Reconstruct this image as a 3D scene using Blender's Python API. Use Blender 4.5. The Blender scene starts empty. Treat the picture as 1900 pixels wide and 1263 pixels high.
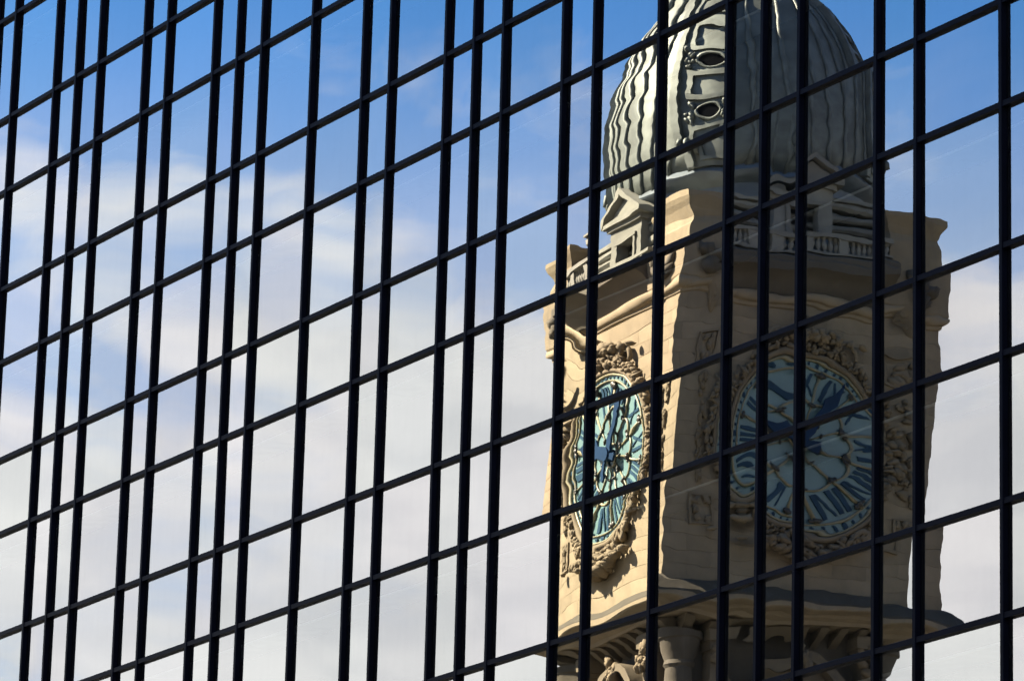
import bpy, bmesh, math, random
import numpy as np
from mathutils import Matrix, Vector
from math import sin, cos, pi, radians

random.seed(7)
SC = bpy.context.scene
COLL = SC.collection

# ------------------------------------------------------------------ camera
S = 3.6                                   # metres per storey of the glass front
PXW, PXH = 1900.0, 1263.0
FOC, YAW, PIT, ROL = 8599.795861, 1.022374, 0.27942, 0.027066
CAMX, CAMY, CAMZ = 22.313849 * S, -8.814033 * S, 10.333985 * S
ZOFF = 1.7 - CAMY                         # camera stands at eye height
cd = bpy.data.cameras.new('camera')
cam = bpy.data.objects.new('camera', cd)
COLL.objects.link(cam)
cd.sensor_fit = 'HORIZONTAL'
cd.sensor_width = 36.0
cd.lens = FOC / PXW * 36.0
cd.clip_start, cd.clip_end = 0.5, 6000
# view axes worked out in facade axes (X along, Y up, Z out) and turned to X, -Z, Y
Ry = Matrix.Rotation(YAW, 3, 'Y'); Rx = Matrix.Rotation(PIT, 3, 'X'); Rz = Matrix.Rotation(ROL, 3, 'Z')
Rw = Matrix(((1, 0, 0), (0, 0, -1), (0, 1, 0))) @ (Ry @ Rx @ Rz)
m4 = Rw.to_4x4(); m4.translation = Vector((CAMX, -CAMZ, 1.7))
cam.matrix_world = m4
SC.camera = cam

# ------------------------------------------------------------------ light
SUN_AZ = math.atan2(-0.645, 0.764)        # clockwise from +Y
SUN_EL = radians(40)
sd = bpy.data.lights.new('sun', 'SUN')
sd.energy = 5.0
sd.angle = radians(0.5)
sd.color = (1.0, 0.88, 0.68)
sun = bpy.data.objects.new('sun', sd)
COLL.objects.link(sun)
sv = Vector((sin(SUN_AZ) * cos(SUN_EL), cos(SUN_AZ) * cos(SUN_EL), sin(SUN_EL)))
sun.rotation_euler = sv.to_track_quat('Z', 'Y').to_euler()
sun.location = sv * 200

world = bpy.data.worlds.new('World')
SC.world = world
world.use_nodes = True
nt = world.node_tree
for n in list(nt.nodes): nt.nodes.remove(n)
def N(t, kind, **kw):
    n = t.nodes.new(kind)
    for k, v in kw.items(): setattr(n, k, v)
    return n
def math_node(t, op, a, b=None, clamp=False):
    n = N(t, 'ShaderNodeMath', operation=op, use_clamp=clamp)
    for i, v in enumerate((a, b)):
        if v is None: continue
        if isinstance(v, (int, float)): n.inputs[i].default_value = v
        else: t.links.new(v, n.inputs[i])
    return n.outputs[0]
def map_range(t, v, a, b, c=0.0, d=1.0):
    n = N(t, 'ShaderNodeMapRange', interpolation_type='SMOOTHSTEP')
    t.links.new(v, n.inputs['Value'])
    for k, x in zip(('From Min', 'From Max', 'To Min', 'To Max'), (a, b, c, d)): n.inputs[k].default_value = x
    return n.outputs[0]
out = N(nt, 'ShaderNodeOutputWorld')
bg = N(nt, 'ShaderNodeBackground'); bg.inputs['Strength'].default_value = 0.05
sky = N(nt, 'ShaderNodeTexSky', sky_type='NISHITA', sun_disc=False, sun_elevation=SUN_EL, sun_rotation=SUN_AZ,
        air_density=1.0, dust_density=0.35, ozone_density=1.6, altitude=100)
tc = N(nt, 'ShaderNodeTexCoord')
sep = N(nt, 'ShaderNodeSeparateXYZ'); nt.links.new(tc.outputs['Generated'], sep.inputs[0])
el = math_node(nt, 'ARCSINE', sep.outputs['Z'])                     # elevation of the ray
# banks of cloud: noise over the sky, stretched along the horizon
mp = N(nt, 'ShaderNodeMapping'); mp.inputs['Scale'].default_value = (1.0, 1.0, 2.6); mp.inputs['Location'].default_value = (3.1, 0.7, 0.2)
nt.links.new(tc.outputs['Generated'], mp.inputs[0])
n1 = N(nt, 'ShaderNodeTexNoise'); n1.inputs['Scale'].default_value = 9.0; n1.inputs['Detail'].default_value = 7.0; n1.inputs['Roughness'].default_value = 0.55; n1.inputs['Distortion'].default_value = 0.35
nt.links.new(mp.outputs[0], n1.inputs['Vector'])
n2 = N(nt, 'ShaderNodeTexNoise'); n2.inputs['Scale'].default_value = 24.0; n2.inputs['Detail'].default_value = 6.0; n2.inputs['Roughness'].default_value = 0.5
nt.links.new(mp.outputs[0], n2.inputs['Vector'])
dens = math_node(nt, 'ADD', math_node(nt, 'MULTIPLY', n1.outputs['Fac'], 0.8), math_node(nt, 'MULTIPLY', n2.outputs['Fac'], 0.2))
lowsky = map_range(nt, el, radians(14.6), radians(19.2), 0.26, -0.13)  # the bank thins out upwards
cover = map_range(nt, math_node(nt, 'ADD', dens, lowsky), 0.37, 0.72, 0.0, 1.0)
cover = math_node(nt, 'MAXIMUM', math_node(nt, 'MULTIPLY', cover, 0.97), map_range(nt, el, radians(15.5), radians(20.5), 0.55, 0.0))   # with a thin veil of haze
shade = N(nt, 'ShaderNodeMix', data_type='RGBA')
shade.inputs['A'].default_value = (3.15, 3.15, 3.15, 1); shade.inputs['B'].default_value = (3.9, 3.83, 3.7, 1)
nt.links.new(map_range(nt, n2.outputs['Fac'], 0.3, 0.7), shade.inputs['Factor'])
mix = N(nt, 'ShaderNodeMix', data_type='RGBA')
nt.links.new(cover, mix.inputs['Factor'])
tint = N(nt, 'ShaderNodeMix', data_type='RGBA', blend_type='MULTIPLY'); tint.inputs['Factor'].default_value = 1.0
tint.inputs['B'].default_value = (0.265, 0.52, 0.74, 1); nt.links.new(sky.outputs[0], tint.inputs['A'])
nt.links.new(tint.outputs['Result'], mix.inputs['A']); nt.links.new(shade.outputs['Result'], mix.inputs['B'])
nt.links.new(mix.outputs['Result'], bg.inputs['Color']); nt.links.new(bg.outputs[0], out.inputs[0])

SC.view_settings.view_transform = 'Standard'
SC.view_settings.look = 'None'
SC.view_settings.exposure = 3.62
SC.view_settings.gamma = 1.0
SC.view_settings.use_curve_mapping = False
SC.cycles.max_bounces = 8
SC.cycles.glossy_bounces = 5
SC.cycles.transparent_max_bounces = 12

# ------------------------------------------------------------------ materials
def new_mat(name):
    m = bpy.data.materials.new(name); m.use_nodes = True
    t = m.node_tree; b = t.nodes['Principled BSDF']
    return m, t, b
def simple(name, col, rough=0.6, var=0.12, scale=3.0, metal=0.0, bump=0.0, spec=0.5):
    """one colour, broken up by soft noise in object space"""
    m, t, b = new_mat(name)
    c = N(t, 'ShaderNodeTexCoord')
    nz = N(t, 'ShaderNodeTexNoise'); nz.inputs['Scale'].default_value = scale; nz.inputs['Detail'].default_value = 6
    t.links.new(c.outputs['Object'], nz.inputs['Vector'])
    mx = N(t, 'ShaderNodeMix', data_type='RGBA')
    mx.inputs['A'].default_value = tuple(max(0, x * (1 - var)) for x in col) + (1,)
    mx.inputs['B'].default_value = tuple(min(1, x * (1 + var)) for x in col) + (1,)
    t.links.new(map_range(t, nz.outputs['Fac'], 0.3, 0.7), mx.inputs['Factor'])
    t.links.new(mx.outputs['Result'], b.inputs['Base Color'])
    b.inputs['Roughness'].default_value = rough; b.inputs['Metallic'].default_value = metal
    b.inputs['Specular IOR Level'].default_value = spec
    if bump:
        bp = N(t, 'ShaderNodeBump'); bp.inputs['Distance'].default_value = bump; bp.inputs['Strength'].default_value = 0.6
        t.links.new(nz.outputs['Fac'], bp.inputs['Height']); t.links.new(bp.outputs[0], b.inputs['Normal'])
    return m
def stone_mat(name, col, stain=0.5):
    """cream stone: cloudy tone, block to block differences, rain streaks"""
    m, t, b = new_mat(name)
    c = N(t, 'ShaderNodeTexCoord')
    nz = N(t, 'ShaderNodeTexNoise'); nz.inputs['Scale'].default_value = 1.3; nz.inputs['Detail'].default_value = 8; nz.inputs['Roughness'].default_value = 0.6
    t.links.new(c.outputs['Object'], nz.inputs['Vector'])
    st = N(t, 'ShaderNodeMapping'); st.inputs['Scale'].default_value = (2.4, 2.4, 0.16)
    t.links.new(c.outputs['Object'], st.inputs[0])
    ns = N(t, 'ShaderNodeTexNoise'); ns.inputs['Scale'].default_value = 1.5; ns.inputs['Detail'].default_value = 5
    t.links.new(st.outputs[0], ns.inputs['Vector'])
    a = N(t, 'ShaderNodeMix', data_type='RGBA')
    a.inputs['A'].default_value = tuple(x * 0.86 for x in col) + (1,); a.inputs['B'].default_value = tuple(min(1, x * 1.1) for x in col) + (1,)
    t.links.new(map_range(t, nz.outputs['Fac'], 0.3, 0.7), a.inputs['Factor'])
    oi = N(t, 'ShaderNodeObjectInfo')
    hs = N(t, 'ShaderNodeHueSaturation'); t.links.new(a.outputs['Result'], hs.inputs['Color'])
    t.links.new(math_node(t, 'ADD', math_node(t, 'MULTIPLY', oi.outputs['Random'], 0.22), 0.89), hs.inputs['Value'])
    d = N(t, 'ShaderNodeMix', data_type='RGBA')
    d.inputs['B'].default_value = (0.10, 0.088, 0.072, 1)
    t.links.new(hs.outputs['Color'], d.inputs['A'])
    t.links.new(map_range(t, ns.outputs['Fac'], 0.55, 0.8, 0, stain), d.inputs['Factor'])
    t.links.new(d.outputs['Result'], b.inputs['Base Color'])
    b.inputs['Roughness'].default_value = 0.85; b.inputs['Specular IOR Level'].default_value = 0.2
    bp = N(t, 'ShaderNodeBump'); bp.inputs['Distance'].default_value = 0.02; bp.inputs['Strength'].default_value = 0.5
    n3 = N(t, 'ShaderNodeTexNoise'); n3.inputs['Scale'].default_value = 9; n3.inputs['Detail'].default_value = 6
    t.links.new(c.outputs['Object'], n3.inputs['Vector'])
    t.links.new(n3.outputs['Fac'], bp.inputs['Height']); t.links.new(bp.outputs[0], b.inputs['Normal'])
    return m
STONE = stone_mat('cream_stone', (0.205, 0.163, 0.105), 0.4)
CARVED = stone_mat('carved_stone', (0.175, 0.138, 0.088), 0.55)
WEATHERED = stone_mat('weathered_stone', (0.125, 0.102, 0.068), 0.75)
DARKSTONE = stone_mat('dark_stone', (0.082, 0.070, 0.052), 0.8)  # darker, heavily streaked stone for lower stage, columns, ledge and masks
DIRTY = stone_mat('blackened_stone', (0.055, 0.047, 0.033), 0.8)
PALE = stone_mat('pale_attic_stone', (0.175, 0.170, 0.145), 0.35)
ZINC = simple('zinc_roof', (0.108, 0.119, 0.106), 0.56, 0.32, 1.6, 0.32, 0.02, 0.3)
LEAD = simple('lead_trim', (0.075, 0.095, 0.11), 0.5, 0.2, 2.0)
VOID = simple('dark_opening', (0.004, 0.0045, 0.006), 0.9, 0.1, 3.0, 0.0, 0.0, 0.02)
DIALGLASS = simple('milky_dial_glass', (0.105, 0.18, 0.175), 0.35, 0.1, 1.2)
HANDBLUE = simple('blue_hand_enamel', (0.008, 0.026, 0.060), 0.5, 0.15, 2.0, 0.0, 0.0, 0.08)
BLUE = simple('blue_enamel', (0.017, 0.044, 0.072), 0.5, 0.15, 2.0, 0.0, 0.0, 0.08)
GILT = simple('pale_gilt_metal', (0.19, 0.168, 0.092), 0.45, 0.15, 4.0)
IRON = simple('dark_bronze', (0.028, 0.026, 0.018), 0.5, 0.3, 5.0)
ALU = simple('black_aluminium', (0.0015, 0.002, 0.005), 0.45, 0.25, 2.5, 0.0, 0.0, 0.02)
CORE = simple('dark_interior', (0.03, 0.03, 0.032), 0.9)
SOFFIT = simple('pale_ceiling_board', (0.7, 0.7, 0.68), 0.9, 0.08)
GROUND = simple('grey_asphalt', (0.06, 0.06, 0.058), 0.9, 0.25, 0.3)

def glass_mat():
    m = bpy.data.materials.new('mirror_glass'); m.use_nodes = True
    t = m.node_tree
    for n in list(t.nodes): t.nodes.remove(n)
    o = N(t, 'ShaderNodeOutputMaterial')
    g = N(t, 'ShaderNodeBsdfGlossy'); g.inputs['Roughness'].default_value = 0.0
    g.inputs['Color'].default_value = (0.97, 0.985, 1.0, 1)
    tr = N(t, 'ShaderNodeBsdfTransparent'); tr.inputs['Color'].default_value = (0.5, 0.54, 0.55, 1)
    fr = N(t, 'ShaderNodeFresnel'); fr.inputs['IOR'].default_value = 2.6
    # each pane's coating differs a little
    oi = N(t, 'ShaderNodeObjectInfo')
    k = math_node(t, 'ADD', math_node(t, 'MULTIPLY', oi.outputs['Random'], 0.16), 1.36)
    f = math_node(t, 'MULTIPLY', fr.outputs[0], k, True)
    mx = N(t, 'ShaderNodeMixShader')
    hs = N(t, 'ShaderNodeHueSaturation'); hs.inputs['Color'].default_value = (0.978, 0.985, 0.995, 1)
    w2 = N(t, 'ShaderNodeTexWhiteNoise', noise_dimensions='1D'); t.links.new(oi.outputs['Random'], w2.inputs['W'])
    t.links.new(math_node(t, 'ADD', math_node(t, 'MULTIPLY', w2.outputs['Value'], 0.5), 0.25), hs.inputs['Hue'])
    c2 = N(t, 'ShaderNodeTexCoord')            # thin film of dust and dried rain on the sheet
    mpp = N(t, 'ShaderNodeMapping'); mpp.inputs['Scale'].default_value = (5.0, 1.0, 0.7); t.links.new(c2.outputs['Object'], mpp.inputs[0])
    nz = N(t, 'ShaderNodeTexNoise'); nz.inputs['Scale'].default_value = 1.6; nz.inputs['Detail'].default_value = 7; t.links.new(mpp.outputs[0], nz.inputs['Vector'])
    t.links.new(math_node(t, 'SUBTRACT', 1.0, map_range(t, nz.outputs['Fac'], 0.45, 0.8, 0, 0.03)), hs.inputs['Value'])
    t.links.new(hs.outputs['Color'], g.inputs['Color'])
    t.links.new(f, mx.inputs[0]); t.links.new(tr.outputs[0], mx.inputs[1]); t.links.new(g.outputs[0], mx.inputs[2])
    t.links.new(mx.outputs[0], o.inputs[0])
    return m
GLASS = glass_mat()

# ------------------------------------------------------------------ mesh helpers
class MB:
    """gathers faces; build() links them as one mesh object"""
    def __init__(self): self.v = []; self.f = []; self.smooth = False
    def add(self, vs, fs):
        o = len(self.v)
        self.v += [tuple(p) for p in vs]; self.f += [tuple(i + o for i in q) for q in fs]
        return self
    def box(self, x0, x1, y0, y1, z0, z1):
        vs = [(x, y, z) for z in (z0, z1) for y in (y0, y1) for x in (x0, x1)]
        return self.add(vs, [(0, 2, 3, 1), (4, 5, 7, 6), (0, 1, 5, 4), (2, 6, 7, 3), (0, 4, 6, 2), (1, 3, 7, 5)])
    def prism(self, poly, a, b, axes='yzx'):
        """poly in the first two axes, pushed along the third from a to b"""
        n = len(poly); idx = ['xyz'.index(c) for c in axes]; vs = []
        for d in (a, b):
            for p in poly:
                q = [0, 0, 0]; q[idx[0]], q[idx[1]], q[idx[2]] = p[0], p[1], d
                vs.append(q)
        fs = [tuple(range(n))[::-1], tuple(range(n, 2 * n))] + [(i, (i + 1) % n, n + (i + 1) % n, n + i) for i in range(n)]
        return self.add(vs, fs)
    def ring(self, prof, n=4, close=True):
        """square or round ring: prof = [(half width or radius, z)], swept round"""
        vs = []
        for r, z in prof:
            for k in range(n):
                a = pi / n + 2 * pi * k / n
                R = r / cos(pi / n) if n == 4 else r
                vs.append((R * cos(a), R * sin(a), z))
        fs = []
        for j in range(len(prof) - 1):
            for k in range(n):
                fs.append((j * n + k, j * n + (k + 1) % n, (j + 1) * n + (k + 1) % n, (j + 1) * n + k))
        fs.append(tuple(range(n))[::-1]); fs.append(tuple(range((len(prof) - 1) * n, len(prof) * n)))
        return self.add(vs, fs)
    def tube(self, pts, rad, n=8, cap=True):
        pts = [Vector(p) for p in pts]; vs = []; L = len(pts)
        rad = rad if isinstance(rad, (list, tuple)) else [rad] * L
        ref = None
        for i, p in enumerate(pts):
            d = (pts[min(i + 1, L - 1)] - pts[max(i - 1, 0)]).normalized()
            if ref is None: ref = Vector((0, 0, 1)) if abs(d.z) < 0.8 else Vector((1, 0, 0))
            u = d.cross(ref).normalized(); w = u.cross(d); ref = w
            for k in range(n):
                a = 2 * pi * k / n
                vs.append(p + (u * cos(a) + w * sin(a)) * rad[i])
        fs = [(i * n + k, i * n + (k + 1) % n, (i + 1) * n + (k + 1) % n, (i + 1) * n + k) for i in range(L - 1) for k in range(n)]
        if cap: fs += [tuple(range(n))[::-1], tuple(range((L - 1) * n, L * n))]
        return self.add(vs, fs)
    def loop(self, pts, rad, n=6):
        """closed tube"""
        pts = [Vector(p) for p in pts]; L = len(pts); vs = []
        nrm = (pts[1] - pts[0]).cross(pts[2] - pts[1]).normalized()
        for i, p in enumerate(pts):
            d = (pts[(i + 1) % L] - pts[i - 1]).normalized(); u = d.cross(nrm).normalized()
            for k in range(n):
                a = 2 * pi * k / n; vs.append(p + (u * cos(a) + nrm * sin(a)) * rad)
        fs = [(i * n + k, i * n + (k + 1) % n, ((i + 1) % L) * n + (k + 1) % n, ((i + 1) % L) * n + k) for i in range(L) for k in range(n)]
        return self.add(vs, fs)
    def lump(self, c, r, jit=0.25, rnd=random, seg=7, rows=5):
        """rough rounded knob, r = radii"""
        vs = [(c[0], c[1], c[2] + r[2])]
        for j in range(1, rows):
            t = pi * j / rows
            for k in range(seg):
                a = 2 * pi * (k + 0.5 * (j % 2)) / seg; q = 1 + rnd.uniform(-jit, jit)
                vs.append((c[0] + r[0] * sin(t) * cos(a) * q, c[1] + r[1] * sin(t) * sin(a) * q, c[2] + r[2] * cos(t) * q))
        vs.append((c[0], c[1], c[2] - r[2])); last = len(vs) - 1
        fs = [(0, 1 + k, 1 + (k + 1) % seg) for k in range(seg)]
        for j in range(rows - 2):
            for k in range(seg):
                a0 = 1 + j * seg; a1 = a0 + seg
                fs.append((a0 + k, a1 + k, a1 + (k + 1) % seg, a0 + (k + 1) % seg))
        a0 = 1 + (rows - 2) * seg
        fs += [(a0 + k, last, a0 + (k + 1) % seg) for k in range(seg)]
        return self.add(vs, fs)
    def mesh(self, name, mat, smooth=None):
        me = bpy.data.meshes.new(name)
        me.from_pydata(self.v, [], self.f)
        bm = bmesh.new(); bm.from_mesh(me); bmesh.ops.recalc_face_normals(bm, faces=bm.faces); bm.to_mesh(me); bm.free()
        me.materials.append(mat)
        if smooth:
            me.shade_smooth()
            if smooth is not True:
                me.set_sharp_from_angle(angle=radians(smooth))
        return me
    def build(self, name, mat, parent=None, smooth=None, loc=None, rz=0.0):
        return put(name, self.mesh(name, mat, smooth), parent, loc, rz)
def put(name, me, parent=None, loc=None, rz=0.0):
    o = bpy.data.objects.new(name, me); COLL.objects.link(o)
    if parent is not None: o.parent = parent
    if loc is not None: o.location = loc
    if rz: o.rotation_euler = (0, 0, rz)
    return o
def thing(name, label, cat, loc=(0, 0, 0), rz=0.0, group=None):
    o = bpy.data.objects.new(name, None); COLL.objects.link(o)
    o.location = loc; o.rotation_euler = (0, 0, rz); o['label'] = label; o['category'] = cat
    if group: o['group'] = group
    return o

# ------------------------------------------------------------------ ground
g = MB().add([(-2500, -2500, 0), (2500, -2500, 0), (2500, 2500, 0), (-2500, 2500, 0)], [(0, 1, 2, 3)]).build('ground', GROUND)
g['kind'] = 'structure'

# ------------------------------------------------------------------ the glass office building
office = thing('office_building', 'dark mirror glass office block with black mullion grid reflecting a clock tower', 'office building', (0, 0, 0))
COLS = [-0.0356, 0.5049, 0.7745, 1.0457, 1.5814, 1.8489, 2.3741, 2.6349, 2.8963, 3.4209, 3.934, 4.1968, 4.7164, 4.9734, 5.2325, 5.7486,
        6.008, 6.5283, 7.0499, 7.3125, 7.5777, 8.1108, 8.3783, 8.9241]
ROWS = [0.0328, -0.5762, -1.0134, -1.5893, -2.0152, -2.5761, -2.9981, -3.5658, -3.99, -4.5639, -5.0005]
colx = [x * S for x in [-0.83, -0.29] + COLS + [9.19, 9.46, 9.99, 10.26]]
while colx[-1] < 96: colx += [colx[-1] + w * S for w in (0.53, 0.79, 1.32, 1.58)]     # unseen extension, added to keep cloud light off the tower's shaded face
N_LEFT = 2
rowz = [ZOFF + y * S for y in [1.0328 + k - f for k in range(8, -1, -1) for f in (0.0, 0.57)] + ROWS]  # unseen upper storeys, raised this high to darken the tower's shaded face
ROW0 = len(rowz) - len(ROWS)
while rowz[-1] > 3.0: rowz.append(rowz[-1] - (0.569 if len(rowz) % 2 else 0.431) * S)
FRONT, GLY = 0.0, 0.085                    # face of the mullions, face of the glass
MW, TH = 0.078, 0.085                      # mullion width, transom height
TOPZ = rowz[0] + 0.6; BOTZ = 0.0
# How each sheet sits in its frame: no sheet is quite plumb or flat. Per bay (storey line, bay): lean sideways, lean back,
# twist from sill to head, cylindrical bend, given as the drift of the mirrored view in hundredths of a degree
SIT = {(4, 16): (15, 0, 0, 0), (4, 17): (18, 0, 0, 0), (4, 20): (-8, 0, 0, 0), (5, 15): (3, -6, 0, 0), (5, 16): (18, 28, 0, 0), (5, 17): (36, 10, 0, 0), (5, 18): (2, 8, 0, 0),
       (5, 19): (-3, 12, 0, 0), (5, 20): (14, 0, 0, 0), (6, 14): (0, 0, -18, 0), (6, 16): (0, 6, 0, 0), (6, 17): (14, 0, 34, 0), (6, 18): (10, 4, 0, -10), (6, 20): (0, -8, 0, 0),
       (6, 21): (0, -16, 0, 0), (6, 22): (-5, -14, 0, 0), (7, 14): (0, 0, 18, 0), (7, 16): (12, 0, 0, -28), (7, 17): (4, 0, 22, -45), (7, 18): (8, 6, 0, 0), (7, 19): (6, 6, 0, 0),
       (7, 21): (-4, -8, 0, 0), (7, 22): (16, 0, 8, 0), (8, 14): (44, 0, 0, 0), (8, 16): (0, 8, 0, 0), (8, 17): (-4, 0, 0, 0), (8, 18): (-6, 4, 0, 0), (8, 20): (0, 8, 0, 0),
       (8, 22): (-6, 0, 26, 0), (9, 14): (20, 0, 0, 0), (9, 20): (5, -6, 8, 0), (9, 21): (-38, 0, 16, 0), (9, 22): (20, 0, 6, 0), (10, 21): (-20, 0, -16, 0), (10, 22): (-12, 0, 0, 0)}
def vis(col, row):
    """does this bay come into the frame?"""
    x0, x1 = colx[col], colx[col + 1]; z1, z0 = rowz[row], rowz[row + 1]
    us, vs = [], []
    for x in (x0, x1):
        for z in (z0, z1):
            p = Rw.transposed() @ (Vector((x, 0, z)) - Vector((CAMX, -CAMZ, 1.7)))
            us.append(950 + FOC * p.x / -p.z); vs.append(631.5 - FOC * p.y / -p.z)
    return max(us) > -5 and min(us) < 1905 and max(vs) > -5 and min(vs) < 1268, (sum(us) / 4, sum(vs) / 4)
def wave_pane(w, h, key, fine):
    """a sheet of float glass: slight bow from its edges, slow waves, fine roller waves"""
    rnd = np.random.default_rng(1000 + key)
    nx = max(6, int(w / (0.07 if fine else 0.16))); nz = max(8, int(h / (0.035 if fine else 0.16)))
    X, Z = np.meshgrid(np.linspace(0, w, nx + 1), np.linspace(0, h, nz + 1))
    u, t = X / w, Z / h
    bow = rnd.normal(0.35, 0.5) * 0.9e-3
    Y = bow * 4 * u * (1 - u) * 4 * t * (1 - t) * min(w, 1.5)
    Y += rnd.normal(0, 1.0e-4) * np.sin(2 * pi * (t * rnd.uniform(0.7, 1.4) + u * rnd.uniform(-.5, .5)) + rnd.uniform(0, 6))
    Y += rnd.normal(0, 1.0e-4) * np.sin(2 * pi * (u * rnd.uniform(0.6, 1.1) + t * rnd.uniform(-.4, .4)) + rnd.uniform(0, 6))
    if fine:
        for lam, amp in ((0.42, 2.6e-5), (0.19, 0.6e-5), (0.13, 0.3e-5)):
            Y += amp * rnd.uniform(0.6, 1.3) * np.sin(2 * pi * (Z / lam + 0.15 * np.sin(X * 3 + rnd.uniform(0, 6))) + rnd.uniform(0, 6))
    return X, Y, Z
pane_rest = MB(); trans_rest = MB()
def tmesh(L):
    """one length of transom, chamfered along the front"""
    b = MB(); c = 0.008
    b.prism([(0.012, -TH / 2), (0.012 + c - c, TH / 2 - c), (0.012 + c, TH / 2), (0.10, TH / 2), (0.10, -TH / 2)], 0, L, 'yzx')
    return b
n_p = 0
for ci in range(len(colx) - 1):
    x0, x1 = colx[ci] + MW, colx[ci + 1]
    for ri in range(len(rowz) - 1):
        z1, z0 = rowz[ri], rowz[ri + 1]
        seen, (pu, pv) = vis(ci, ri)
        gx0, gx1, gz0, gz1 = x0 - 0.015, x1 + 0.015, z0 - 0.01, z1 + 0.01
        w, h = gx1 - gx0, gz1 - gz0
        if seen:
            X, Y, Z = wave_pane(w, h, ci * 40 + ri - ROW0 + 2, pu > 960)
            q = SIT.get((ri - ROW0, ci - N_LEFT))
            if q is None: q = [random.gauss(0, 2.5) for _ in range(4)] if pu > 960 else [random.gauss(0, 11), random.gauss(0, 9), random.gauss(0, 6), random.gauss(0, 6)]
            lean = q[1] / 5.4e3; turn = (2.2e3 * lean - q[0]) / 9.4e3
            xc, zc = X - w / 2, Z - h / 2
            Y = Y + xc * turn + zc * lean - (q[2] / 9.4e3 / h) * xc * zc - 0.5 * (q[3] / 9.4e3 / w) * xc ** 2
            ny, nx = X.shape
            vs = np.stack([X, Y, Z], -1).reshape(-1, 3).tolist()
            fs = [(j * nx + i, j * nx + i + 1, (j + 1) * nx + i + 1, (j + 1) * nx + i) for j in range(ny - 1) for i in range(nx - 1)]
            me = bpy.data.meshes.new('pane'); me.from_pydata(vs, [], fs); me.materials.append(GLASS); me.shade_smooth()
            put('pane', me, office, (gx0, GLY, gz0)); n_p += 1
            tmesh(x1 - x0).build('transom', ALU, office, None, (x0, 0, z1))
        else:
            pane_rest.add([(gx0, GLY, gz0), (gx1, GLY, gz0), (gx1, GLY, gz1), (gx0, GLY, gz1)], [(0, 1, 2, 3)])
            for v in (tmesh(x1 - x0),): trans_rest.add([(p[0] + x0, p[1], p[2] + z1) for p in v.v], v.f)
o = pane_rest.build('pane_field', GLASS, office); o['kind'] = 'stuff'
o = trans_rest.build('transom_field', ALU, office); o['kind'] = 'stuff'
mull_rest = MB()
for x in colx:
    b = MB(); c = 0.007
    zs = [TOPZ] + [z - TH / 2 - 0.035 for z in rowz] + [BOTZ]
    for a0, a1 in zip(zs[:-1], zs[1:]):    # spliced at every transom
        if a0 - a1 < 0.1: continue
        b.prism([(0, 0.11), (0, c), (c, 0), (MW - c, 0), (MW, c), (MW, 0.11)], a1 + 0.004, a0, 'xyz')
        b.box(0.004, MW - 0.004, 0.006, 0.11, a1, a1 + 0.004)
    if x < 36: b.build('mullion', ALU, office, None, (x, 0, 0))
    else: mull_rest.add([(p[0] + x, p[1], p[2]) for p in b.v], b.f)
o = mull_rest.build('mullion_field', ALU, office); o['kind'] = 'stuff'
XL, XR = colx[0], colx[-1] + MW
MB().box(XL, XR, 0.75, 22.0, 0.02, TOPZ).build('core', CORE, office)
for z in rowz:
    pass
body = MB().box(XL - 0.3, XL - 0.002, -0.02, 22.0, 0, TOPZ + 0.4).box(XR + 0.002, XR + 0.3, -0.02, 22.0, 0, TOPZ + 0.4).box(XL, XR, 0.12, 22.0, TOPZ + 0.002, TOPZ + 0.4)
body.build('end_wall', CORE, office)
for i, z in enumerate(rowz):
    if z < 4: break
    if (i - ROW0) % 2 == 0:                          # ceiling line of each storey, set back behind the glass
        MB().box(XL, XR, 0.16, 0.748, z - 0.34, z - 0.30).build('ceiling_board', SOFFIT, office)

# ------------------------------------------------------------------ the clock tower
tower = thing('clock_tower', 'cream stone clock tower with ribbed zinc dome, seen mirrored in the glass panes', 'clock tower',
              (-54.30455, -54.65517, 0), 0.1487084)
HW = 5.2
def four(name, me, parent=tower, **kw):
    return [put(name, me, parent, None, k * pi / 2) for k in range(4)]

# body below, in tall plain stages
b = MB().ring([(5.5, 0), (5.5, 12), (5.0, 12.2), (5.0, 24), (5.3, 24.3), (5.3, 24.9), (4.75, 25.1), (4.75, 29.2), (5.2, 29.5), (5.2, 30.1), (4.2, 30.3), (4.2, 36.95)])
b.build('lower_stage', DARKSTONE, tower)
# lower bell stage: arched openings, piers, columns
me_arch = None
def arch_pts(r, zc, n=14): return [(r * cos(pi * k / n), zc + r * sin(pi * k / n)) for k in range(n + 1)]
def arch_band(b, ri, ro, zc, zb, xa, xb):
    """stone surround of an arch in the plane (y, z), from xa out to xb"""
    A = [(ri, zb)] + arch_pts(ri, zc) + [(-ri, zb)]; B = [(ro, zb)] + arch_pts(ro, zc) + [(-ro, zb)]
    n = len(A); vs = []
    for x in (xa, xb):
        vs += [(x, p[0], p[1]) for p in A] + [(x, p[0], p[1]) for p in B]
    fs = []
    for i in range(n - 1):
        a, c = i, n + i
        fs += [(2 * n + a, 2 * n + a + 1, 2 * n + c + 1, 2 * n + c), (a, a + 1, 2 * n + a + 1, 2 * n + a), (c, c + 1, 2 * n + c + 1, 2 * n + c)]
    return b.add(vs, fs)
poly = [(1.25, 30.3)] + arch_pts(1.25, 34.0) + [(-1.25, 30.3)]
four('bell_opening', MB().prism(poly, 4.0, 4.215, 'yzx').mesh('bell_opening', VOID))
four('archivolt', arch_band(MB(), 1.25, 1.75, 34.0, 30.3, 4.2, 4.62).mesh('archivolt', WEATHERED, 30))
four('hood_mould', arch_band(MB(), 1.78, 2.1, 34.0, 33.9, 4.2, 4.95).mesh('hood_mould', WEATHERED, 30))
b = MB()
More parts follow.
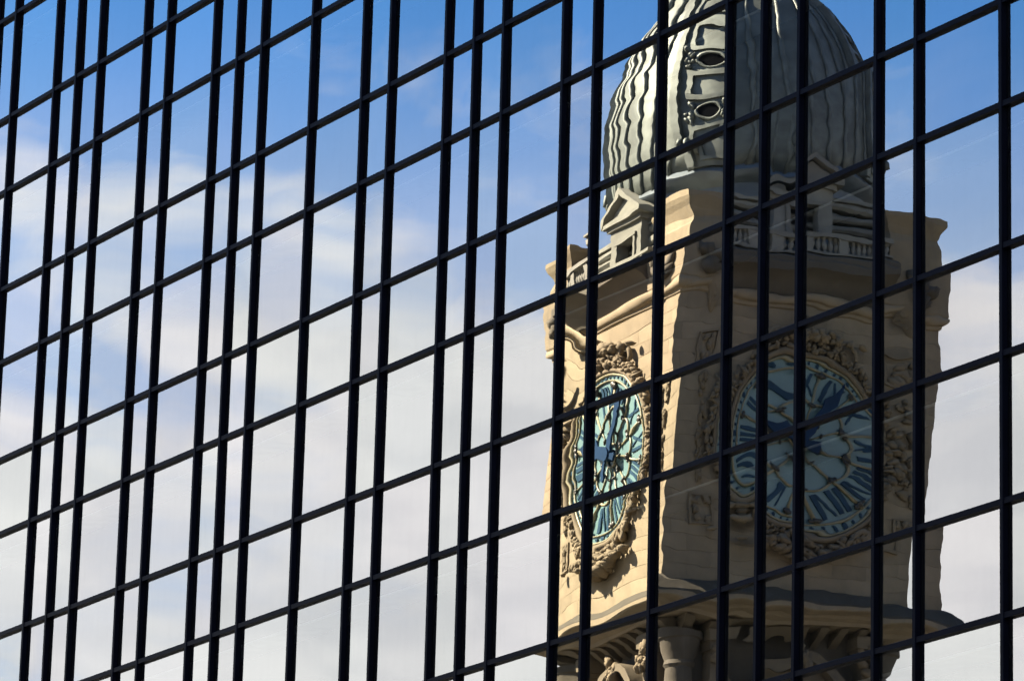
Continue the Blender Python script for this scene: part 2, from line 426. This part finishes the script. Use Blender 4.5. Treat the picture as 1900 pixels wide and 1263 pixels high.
for s in (-1, 1):
    b.box(4.2, 4.75, s * 2.9 - 0.45, s * 2.9 + 0.45, 30.3, 36.0)
    b.box(4.2, 4.9, s * 2.9 - 0.55, s * 2.9 + 0.55, 36.0, 36.25).box(4.2, 5.0, s * 2.9 - 0.62, s * 2.9 + 0.62, 36.25, 36.7)
four('pilaster', b.mesh('pilaster', WEATHERED))
rl = random.Random(3); b = MB()
for s in (-1, 1):
    for k in range(26): b.lump((4.85 + rl.uniform(-.1, .15), s * 2.9 + rl.uniform(-.45, .45), 35.4 + rl.uniform(0, .9)), (0.14, 0.13, 0.16), 0.3, rl)
    for k in range(10): b.lump((5.0, s * 2.9 + rl.uniform(-.3, .3), 33.6 + rl.uniform(-.6, .5)), (0.2, 0.16, 0.2), 0.3, rl)
for k in range(16): b.lump((4.8 + rl.uniform(0, .2), rl.uniform(-.4, .4), 35.95 + rl.uniform(-.5, .4)), (0.2, 0.16, 0.2), 0.3, rl)
four('capital_carving', b.mesh('capital_carving', CARVED, True))
b = MB(); prof = [(0.62, 30.3), (0.62, 30.7), (0.5, 30.9), (0.46, 35.3), (0.55, 35.45), (0.5, 35.6), (0.7, 36.3), (0.78, 36.35), (0.78, 36.6)]
b.ring(prof, 16)
colm = b.mesh('corner_column', DARKSTONE, 30)
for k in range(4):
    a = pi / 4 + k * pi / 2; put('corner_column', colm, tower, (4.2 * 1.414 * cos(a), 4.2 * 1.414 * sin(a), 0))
b = MB()
for u in np.arange(-4.2, 4.3, 0.84):
    b.prism([(4.2, 36.3), (5.2, 36.93), (4.2, 36.93)], u - 0.17, u + 0.17, 'xzy')
four('bracket', b.mesh('bracket', WEATHERED))
# great cornice under the clock stage
MB().ring([(4.7, 36.95), (5.25, 37.0), (5.3, 37.12), (5.5, 37.2), (5.55, 37.3), (5.98, 37.36), (6.02, 37.4), (6.02, 37.56), (5.1, 37.6)]).build('main_cornice', STONE, tower)
MB().ring([(5.1, 37.565), (5.97, 37.565), (5.95, 37.66), (5.7, 37.9), (5.5, 38.1), (5.22, 38.22), (5.1, 38.22)]).build('cornice_weathering', DIRTY, tower)
b = MB(); rl = random.Random(8)
# clock stage: courses of ashlar, the blocks laid one by one on the two mirrored faces
z = 38.2; k = 0; CH = 0.5125; BL = 1.5
blocks = {}
def block(L, along):
    key = (round(L, 3), along)
    if key not in blocks:
        h = CH - 0.005; c = 0.006; d = 0.25; m = MB()
        m.prism([(-d, 0), (-c, 0), (0, c), (0, h - c), (-c, h), (-d, h)], 0.002, L - 0.002, 'xzy')
        blocks[key] = m.mesh('stone', STONE)
    return blocks[key]
while z < 48.3:
    MB().ring([(HW - 0.02, z), (HW - 0.02, z + CH)]).build('stone_course', STONE, tower)
    for f in (0, 1):                        # which face; corner blocks bond alternately
        full = (k + f) % 2 == 0
        lo, hi = -HW, (HW if full else HW - 0.252)
        if f == 1: lo, hi = -hi, HW
        us = [lo] + list(np.arange(lo + (0.62 if full else 1.25), hi - 0.4, BL)) + [hi]
        for u0, u1 in zip(us[:-1], us[1:]):
            pr = HW + rl.uniform(-0.003, 0.003)
            put('stone', block(u1 - u0, 0), tower, (pr, u0, z + 0.003) if f == 0 else (-u0, pr, z + 0.003), f * pi / 2)
    z += CH; k += 1
Z1 = z; ZB0 = Z1 + 1.83
# torus and coved ledge
def torus_prof(r0, zc, r, n=8): return [(r0 + r * cos(pi * (k / n - 0.5)), zc + r * sin(pi * (k / n - 0.5))) for k in range(n + 1)]
MB().ring([(5.2, Z1)] + [(5.26, Z1 + 0.05), (5.26, Z1 + 0.14)] + torus_prof(5.27, Z1 + 0.33, 0.17) + [(5.2, Z1 + 0.52)]).build('torus_moulding', STONE, tower, 40)
prof = [(5.1, 0.5), (5.22, 0.52), (5.3, 0.62), (5.42, 0.8), (5.62, 0.95), (5.88, 1.03), (5.92, 1.05), (5.92, 1.25), (5.84, 1.3), (5.84, 1.42), (5.7, 1.5), (4.2, 1.52)]
four('coved_ledge', MB().prism([(r, Z1 + 0.5 + (q - 0.5) * 1.34) for r, q in prof], -3.45, 3.45, 'xzy').mesh('coved_ledge', DARKSTONE, 40))
MB().ring([(5.1, Z1 + 0.5), (5.15, ZB0)]).build('blocking_course', STONE, tower)
ZB = Z1 + 1.87                             # floor of the balustrade, about 50.2
# balustrades
half = 3.3
b = MB().box(5.4, 5.72, -half, half, ZB + 0.022, ZB + 0.1).box(5.38, 5.74, -half, half, ZB + 0.62, ZB + 0.78)
four('balustrade_rail', b.mesh('balustrade_rail', PALE))
balm = MB().ring([(0.07, 0), (0.07, 0.06), (0.045, 0.1), (0.1, 0.24), (0.08, 0.32), (0.04, 0.42), (0.07, 0.47), (0.07, 0.52)], 8).mesh('baluster', PALE, 40)
piec = MB().box(-0.15, 0.15, -0.16, 0.16, 0, 0.52).mesh('balustrade_post', PALE)
for k in range(4):
    a = k * pi / 2
    for i, u in enumerate(np.arange(-3.15, 3.2, 0.21)):
        j = i - 15
        q = Vector((5.56 * cos(a) - u * sin(a), 5.56 * sin(a) + u * cos(a), ZB + 0.1))
        if j % 6 == 0: put('balustrade_post', piec, tower, q, a)
        else: put('baluster', balm, tower, q)
# corner piers with flared caps
pierp = [(0.3, 47.75), (0.62, 48.3), (0.9, 48.75), (1.02, 48.95), (1.02, 51.2), (0.96, 51.35), (0.93, 51.5), (1.02, 51.75), (1.16, 52.0), (1.2, 52.1), (1.2, 52.25), (0.3, 52.45)]
pm = MB().ring([(r, zz) for r, zz in pierp if zz > 48.7]).mesh('corner_pier', STONE)
rl = random.Random(5)
cm = MB()
for fx, fy in ((1, 0), (0, 1), (-1, 0), (0, -1)):
    for k in range(9):
        u = rl.uniform(-.32, .32); cm.lump((fx * (1.04 + rl.uniform(0, .18)) + abs(fy) * u, fy * (1.04 + rl.uniform(0, .18)) + abs(fx) * u, 49.55 + rl.uniform(-.35, .35)), (0.2, 0.2, 0.2), 0.3, rl)
cme = cm.mesh('mask_carving', DARKSTONE, True)
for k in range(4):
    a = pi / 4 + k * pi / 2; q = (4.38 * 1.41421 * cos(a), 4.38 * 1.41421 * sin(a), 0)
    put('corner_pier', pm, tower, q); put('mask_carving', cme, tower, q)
b = MB()
for s in (-1, 1):
    b.ring([(0.03, 47.75), (0.08, 47.82), (0.16, 48.05), (0.24, 48.4), (0.32, 48.75), (0.32, 48.95)], 10)
    b.v[-60:] = [(p[0] + 5.2, p[1] + s * 4.05, p[2]) for p in b.v[-60:]]
    for k in range(14):
        a = rl.uniform(-1.4, 1.4); zz = rl.uniform(47.95, 48.85); r = 0.06 + 0.24 * (zz - 47.75) / 1.1
        b.lump((5.2 + r * cos(a), s * 4.05 + r * sin(a), zz), (0.07, 0.07, 0.13), 0.3, rl)
four('pendant_bracket', b.mesh('pendant_bracket', CARVED, 40))
# louvred attic
attic = MB().ring([(4.2, ZB), (4.2, 52.7)]); attic.build('attic_wall', PALE, tower)
louv = MB().prism([(4.15, 0.0), (4.66, 0.0), (4.74, 0.09), (4.74, 0.2), (4.58, 0.31), (4.15, 0.31)], -3.4, 3.4, 'xzy').mesh('attic_course', PALE)
for k in range(4):
    for i in range(5):
        put('attic_course', louv, tower, (0, 0, ZB + 0.36 + i * 0.42), k * pi / 2)
b = MB()
for u in np.arange(-3.3, 3.31, 0.22): b.box(4.2, 4.62, u - 0.07, u + 0.07, 52.5, 52.64)
b.box(4.2, 4.8, -3.45, 3.45, 52.642, 52.76)
four('dentil_band', b.mesh('dentil_band', PALE))
# dormers
b = MB(); xw = 5.1
for s in (-1, 1): b.box(4.15, xw, s * 0.9 - 0.24, s * 0.9 + 0.24, ZB, 52.45)
b.box(4.15, xw, -1.14, 1.14, 52.452, 52.95).box(4.1, xw + 0.12, -1.26, 1.26, 52.9, 53.06)
four('dormer', b.mesh('dormer', PALE))
b = MB().prism([(-1.3, 53.06), (1.3, 53.06), (0, 53.98)], 3.9, xw + 0.05, 'yzx')
for s in (-1, 1):
    b.prism([(s * 1.5, 53.08), (s * 1.5, 53.26), (0, 54.26), (0, 54.05)], 3.9, xw + 0.28, 'yzx')
b.box(4.1, xw + 0.26, -1.48, 1.48, 53.06, 53.2)
four('pediment', b.mesh('pediment', PALE))
four('dormer_window', MB().box(4.3, 4.7, -0.66, 0.66, ZB, 52.45).mesh('dormer_window', VOID))
b = MB()
for s in (-1, 1): b.box(4.8, xw + 0.07, s * 0.66 - 0.07, s * 0.66 + 0.07, ZB + 0.03, 52.3)
b.box(4.8, xw + 0.09, -0.8, 0.8, 52.302, 52.44)
four('window_surround', b.mesh('window_surround', PALE))
# drum and dome
MB().ring([(4.5, ZB), (4.62, 52.9), (4.62, 53.35), (4.85, 53.5), (5.05, 53.6), (5.12, 53.75), (5.0, 53.9), (4.9, 54.0)], 64).build('drum', LEAD, tower, 40)
DOME = [(53.5, 4.9), (54.2, 5.03), (55.0, 5.1), (56.5, 5.05), (58.0, 4.80), (59.2, 4.40), (60.2, 3.90), (61.0, 3.36), (61.6, 2.85), (62.2, 2.25), (62.8, 1.6), (63.2, 1.0)]
def dome_r(zz): return float(np.interp(zz, [p[0] for p in DOME], [p[1] for p in DOME]))
zs = [53.9, 54.5, 55, 55.75, 56.5, 57.25, 58, 58.6, 59.2, 59.7, 60.2, 60.6, 61, 61.3, 61.6, 61.9, 62.2, 62.5, 62.8]
MB().ring([(dome_r(q) - 0.08, q) for q in zs], 96).build('dome', ZINC, tower, True)
ribm = MB().tube([(dome_r(q) - 0.05, 0, q) for q in zs], [0.075 * (0.35 + 0.65 * dome_r(q) / 5.1) for q in zs], 8).mesh('dome_rib', ZINC, True)
for k in range(4):
    for i in range(9):
        a = k * pi / 2 + radians(-32 + i * 8)
        put('dome_rib', ribm, tower, None, a)
# ornamented bands over the corners
def patch(a0, a1, z0, z1, off0, off1, na=6, nz=12):
    """slab lying on the dome between two angles and heights"""
    vs = []
    for off in (off0, off1):
        for j in range(nz + 1):
            zz = z0 + (z1 - z0) * j / nz; R = dome_r(zz) + off
            for i in range(na + 1):
                a = a0 + (a1 - a0) * i / na; vs.append((R * cos(a), R * sin(a), zz))
    w = na + 1; o = (nz + 1) * w; fs = []
    for j in range(nz):
        for i in range(na):
            fs.append((o + j * w + i, o + j * w + i + 1, o + (j + 1) * w + i + 1, o + (j + 1) * w + i))
        fs += [(j * w, o + j * w, o + (j + 1) * w, (j + 1) * w), (j * w + na, (j + 1) * w + na, o + (j + 1) * w + na, o + j * w + na)]
    for i in range(na): fs += [(i, i + 1, o + i + 1, o + i), (nz * w + i, o + nz * w + i, o + nz * w + i + 1, nz * w + i + 1)]
    return vs, fs
A = radians(9.5)
b = MB().add(*patch(-A, A, 53.95, 62.2, -0.2, 0.12, 6, 20)); bandm = b.mesh('dome_band', ZINC, 40)
b = MB()
for s in (-1, 1): b.add(*patch(s * A, s * (A + radians(2.4)), 53.95, 62.2, -0.2, 0.3, 2, 20))
railm = b.mesh('band_rail', ZINC, 40)
b = MB()
for z0, z1 in ((54.2, 55.45), (56.35, 57.4), (58.25, 59.4), (59.9, 60.9), (61.3, 62.0)):
    for a0, a1, q0, q1 in ((-.75, .75, z0, z0 + .16), (-.75, .75, z1 - .16, z1), (-.75, -.58, z0 + .16, z1 - .16), (.58, .75, z0 + .16, z1 - .16)):
        b.add(*patch(a0 * A, a1 * A, q0, q1, 0.1, 0.22, 3, 4))
framem = b.mesh('band_panel', ZINC, 40)
ocm = MB(); orm = MB(); rl = random.Random(12)
for zc in (55.92, 57.83):
    R = dome_r(zc) + 0.14
    orm.loop([(R, 0.40 * cos(t), zc + 0.26 * sin(t)) for t in np.linspace(0, 2 * pi, 20, endpoint=False)], 0.06)
    ocm.prism([(0.38 * cos(t), zc + 0.24 * sin(t)) for t in np.linspace(0, 2 * pi, 20, endpoint=False)], R - 0.1, R + 0.02, 'yzx')
    for s in (-1, 1):
        for k in range(8): orm.lump((R, s * (0.58 + rl.uniform(-.08, .12)), zc + rl.uniform(-.42, .42)), (0.1, 0.08, 0.1), 0.3, rl)
scr = MB()
for t in (0.0, 0.22):                      # volutes at the foot of each band
    R = 5.25
    for s in (-1, 1): scr.tube([(R - 0.02 + 0.2 * math.exp(-k * .09) * cos(k * .5), s * (0.72 + t), 54.6 + 0.45 * math.exp(-k * .09) * sin(k * .5)) for k in range(26)], 0.08, 6)
scr = scr.mesh('band_scroll', ZINC, True)
ocm = ocm.mesh('oculus', VOID); orm = orm.mesh('oculus_frame', ZINC, True)
for k in range(4):
    a = pi / 4 + k * pi / 2
    for nm, me in (('dome_band', bandm), ('band_rail', railm), ('band_panel', framem), ('oculus', ocm), ('oculus_frame', orm), ('band_scroll', scr)): put(nm, me, tower, None, a)
MB().ring([(1.9, 62.5), (2.1, 62.8), (2.1, 63.2), (1.5, 63.5), (1.4, 65.6), (1.7, 65.8), (1.5, 66.1), (0.7, 67.0), (0.25, 67.6), (0.05, 69.5)], 24).build('lantern', LEAD, tower, 40)

# ---- clock faces
ZC, RD = 43.65, 3.2
XF = HW                                    # wall plane
def circ(r, n=48, x=0.0): return [(x, r * cos(2 * pi * k / n), r * sin(2 * pi * k / n)) for k in range(n)]
dialm = MB().prism([(p[1], p[2]) for p in circ(RD, 64)], -0.05, 0.06, 'yzx').mesh('clock_dial', DIALGLASS)
ringm = MB().loop(circ(3.08, 64, 0.10), 0.055).loop(circ(2.83, 64, 0.10), 0.04).loop(circ(0.42, 24, 0.10), 0.05).mesh('dial_ring', GILT, True)
b = MB()
for k in range(12):
    a = 2 * pi * (k + 0.5) / 12
    b.tube([(0.10, 0.4 * sin(a), 0.4 * cos(a)), (0.10, 1.5 * sin(a), 1.5 * cos(a)), (0.10, 2.85 * sin(a), 2.85 * cos(a))], [0.03, 0.04, 0.065], 6)
    # scalloped ring between the bosses
    b.tube([(0.10, (1.56 + .16 * sin(pi * t)) * sin(a + t * pi / 6), (1.56 + .16 * sin(pi * t)) * cos(a + t * pi / 6)) for t in np.linspace(0, 1, 7)], 0.05, 6)
barm = b.mesh('dial_bar', GILT, True)
b = MB()
for k in range(12):
    a = 2 * pi * (k + 0.5) / 12
    for r, s in ((1.56, 0.085), (2.68, 0.11), (0.85, 0.06)):
        b.lump((0.15, r * sin(a), r * cos(a)), (0.08, s, s), 0.25, random)
        for d in (-1, 1):
            b.lump((0.15, r * sin(a) + d * s * 1.1 * cos(a), r * cos(a) - d * s * 1.1 * sin(a)), (0.06, s * .7, s * .7), 0.25, random)
bossm = b.mesh('dial_boss', IRON, True)
b = MB()
for k in range(60):
    a = 2 * pi * k / 60; s = 0.06 if k % 5 else 0.1
    b.lump((0.08, 2.955 * sin(a), 2.955 * cos(a)), (0.03, s, s), 0.05, random, 6, 4)
minm = b.mesh('minute_mark', BLUE)
ROM = ['XII', 'I', 'II', 'III', 'IV', 'V', 'VI', 'VII', 'VIII', 'IX', 'X', 'XI']
def numeral(k):
    b = MB(); a = 2 * pi * k / 12; r0, r1 = 1.82, 2.66; rm = (r0 + r1) / 2; hh = (r1 - r0) / 2
    wd = {'I': 0.23, 'V': 0.5, 'X': 0.5}; tot = sum(wd[c] for c in ROM[k]); x = -tot / 2
    sc = min(1.0, 1.05 / tot)
    def st(xa, za, xb, zb, th):
        vs = [(xa - th / 2, za), (xa + th / 2, za), (xb + th / 2, zb), (xb - th / 2, zb)]
        vs = [((px * sc), pz) for px, pz in vs]
        q = [(px * cos(a) + (rm + pz) * sin(a), -px * sin(a) + (rm + pz) * cos(a)) for px, pz in vs]
        b.prism(q, 0.061, 0.10, 'yzx')
    for c in ROM[k]:
        w = wd[c]
        if c == 'I': st(x + w / 2, -hh, x + w / 2, hh, 0.14)
        elif c == 'V': st(x + w / 2 - .03, -hh, x + 0.08, hh, 0.13); st(x + w / 2 + .03, -hh + .004, x + w - 0.07, hh, 0.07)
        else: st(x + 0.07, hh, x + w - 0.07, -hh, 0.13); st(x + w - 0.07, hh - .004, x + 0.07, -hh + .004, 0.07)
        x += w
    return b.mesh('numeral', BLUE)
nums = [numeral(k) for k in range(12)]
def hand(ang, L, w, tail):
    c, s = cos(ang), sin(ang)
    pl = [(-w * .35, -tail), (w * .35, -tail), (w * .2, -.2), (w * .5, .25), (w * .42, L * .55), (w * .75, L * .68), (w * .3, L * .8), (0, L), (-w * .3, L * .8), (-w * .75, L * .68), (-w * .42, L * .55), (-w * .5, .25), (-w * .2, -.2)]
    return MB().prism([(x * c + z * s, -x * s + z * c) for x, z in pl], 0.30, 0.38, 'yzx').mesh('clock_hand', HANDBLUE)
minh = hand(radians(-33), 2.75, 0.38, 1.0)
hourh = hand(radians(72), 1.85, 0.5, 0.75)
hubm = MB().prism([(p[1], p[2]) for p in circ(0.26, 20)], 0.06, 0.46, 'yzx').mesh('hub', HANDBLUE)
# carved wreath, crest and foot
rl = random.Random(21); b = MB()
b.loop(circ(3.26, 64, 0.12), 0.12, 8)
for k in range(230):
    a = 2 * pi * k / 230 + rl.uniform(-.02, .02); r = rl.choice((3.4, 3.5, 3.6, 3.7))
    s = rl.uniform(0.08, 0.14)
    b.lump((0.16 + rl.uniform(-.04, .1), r * sin(a), r * cos(a)), (0.16, s, s), 0.3, rl)
for k in range(26):                        # ribbons bound round it
    a = 2 * pi * (k + .5) / 26
    b.tube([(0.12, 3.3 * sin(a), 3.3 * cos(a)), (0.36, 3.55 * sin(a + .02), 3.55 * cos(a + .02)), (0.1, 3.82 * sin(a), 3.82 * cos(a))], 0.05, 5)
wreathm = b.mesh('carved_wreath', CARVED, True)
b = MB()
for k in range(70):
    u = rl.gauss(0, 0.75); b.lump((0.22 + rl.uniform(0, .18), u, 3.75 + max(0, 0.6 - abs(u) * .35) * rl.uniform(0, 1)), (0.17, rl.uniform(.08, .17), rl.uniform(.08, .15)), 0.3, rl)
for s in (-1, 1):                          # scrolls sweeping off the crest
    b.tube([(0.2, s * (1.0 + .9 * t + .25 * sin(9 * t)), 3.9 - 0.45 * t + .22 * cos(9 * t)) for t in np.linspace(0, 1, 14)], 0.09, 6)
crestm = b.mesh('crest_carving', CARVED, True)
b = MB()
for k in range(110):
    u = rl.gauss(0, 1.15); b.lump((0.25 + rl.uniform(0, .22), u, -3.7 - max(0, 0.75 - abs(u) * .3) * rl.uniform(0, 1)), (0.2, rl.uniform(.09, .2), rl.uniform(.08, .18)), 0.3, rl)
for s in (-1, 1):
    b.tube([(0.25, s * (1.7 + .5 * t) + .2 * cos(12 * t), -3.35 + 0.5 * t + .2 * sin(12 * t)) for t in np.linspace(0, 1, 16)], 0.1, 6)
footm = b.mesh('foot_carving', CARVED, True)
b = MB()
for s in (-1, 1):                          # scrolled tablets at the four corners of the frame
    for zz in (-1, 1):
        cy, cz = s * 3.95, zz * 2.95
        b.box(0, 0.1, cy - .42, cy + .42, cz - .55, cz - .47).box(0, 0.1, cy - .42, cy + .42, cz + .47, cz + .55)
        b.box(0, 0.1, cy - .42, cy - .34, cz - .468, cz + .468).box(0, 0.1, cy + .34, cy + .42, cz - .468, cz + .468)
        for k in range(9): b.lump((0.06, cy + rl.uniform(-.28, .28), cz + rl.uniform(-.42, .42)), (0.09, .12, .12), 0.3, rl)
    for k in range(40): b.lump((0.06, s * (3.95 + rl.uniform(-.16, .2)), rl.uniform(-1.9, 1.9)), (0.1, rl.uniform(.06, .13), rl.uniform(.08, .16)), 0.3, rl)
tabm = b.mesh('corner_tablet', CARVED, 50)
for k in range(4):
    a = k * pi / 2
    d = put('clock_dial', dialm, tower, (XF * cos(a), XF * sin(a), ZC), a)
    for nm, me in [('dial_ring', ringm), ('dial_bar', barm), ('dial_boss', bossm), ('minute_mark', minm), ('clock_hand', minh), ('clock_hand', hourh), ('hub', hubm)] + [('numeral', q) for q in nums]:
        put(nm, me, d)
    for nm, me in (('carved_wreath', wreathm), ('crest_carving', crestm), ('foot_carving', footm), ('corner_tablet', tabm)):
        put(nm, me, tower, (XF * cos(a), XF * sin(a), ZC), a)
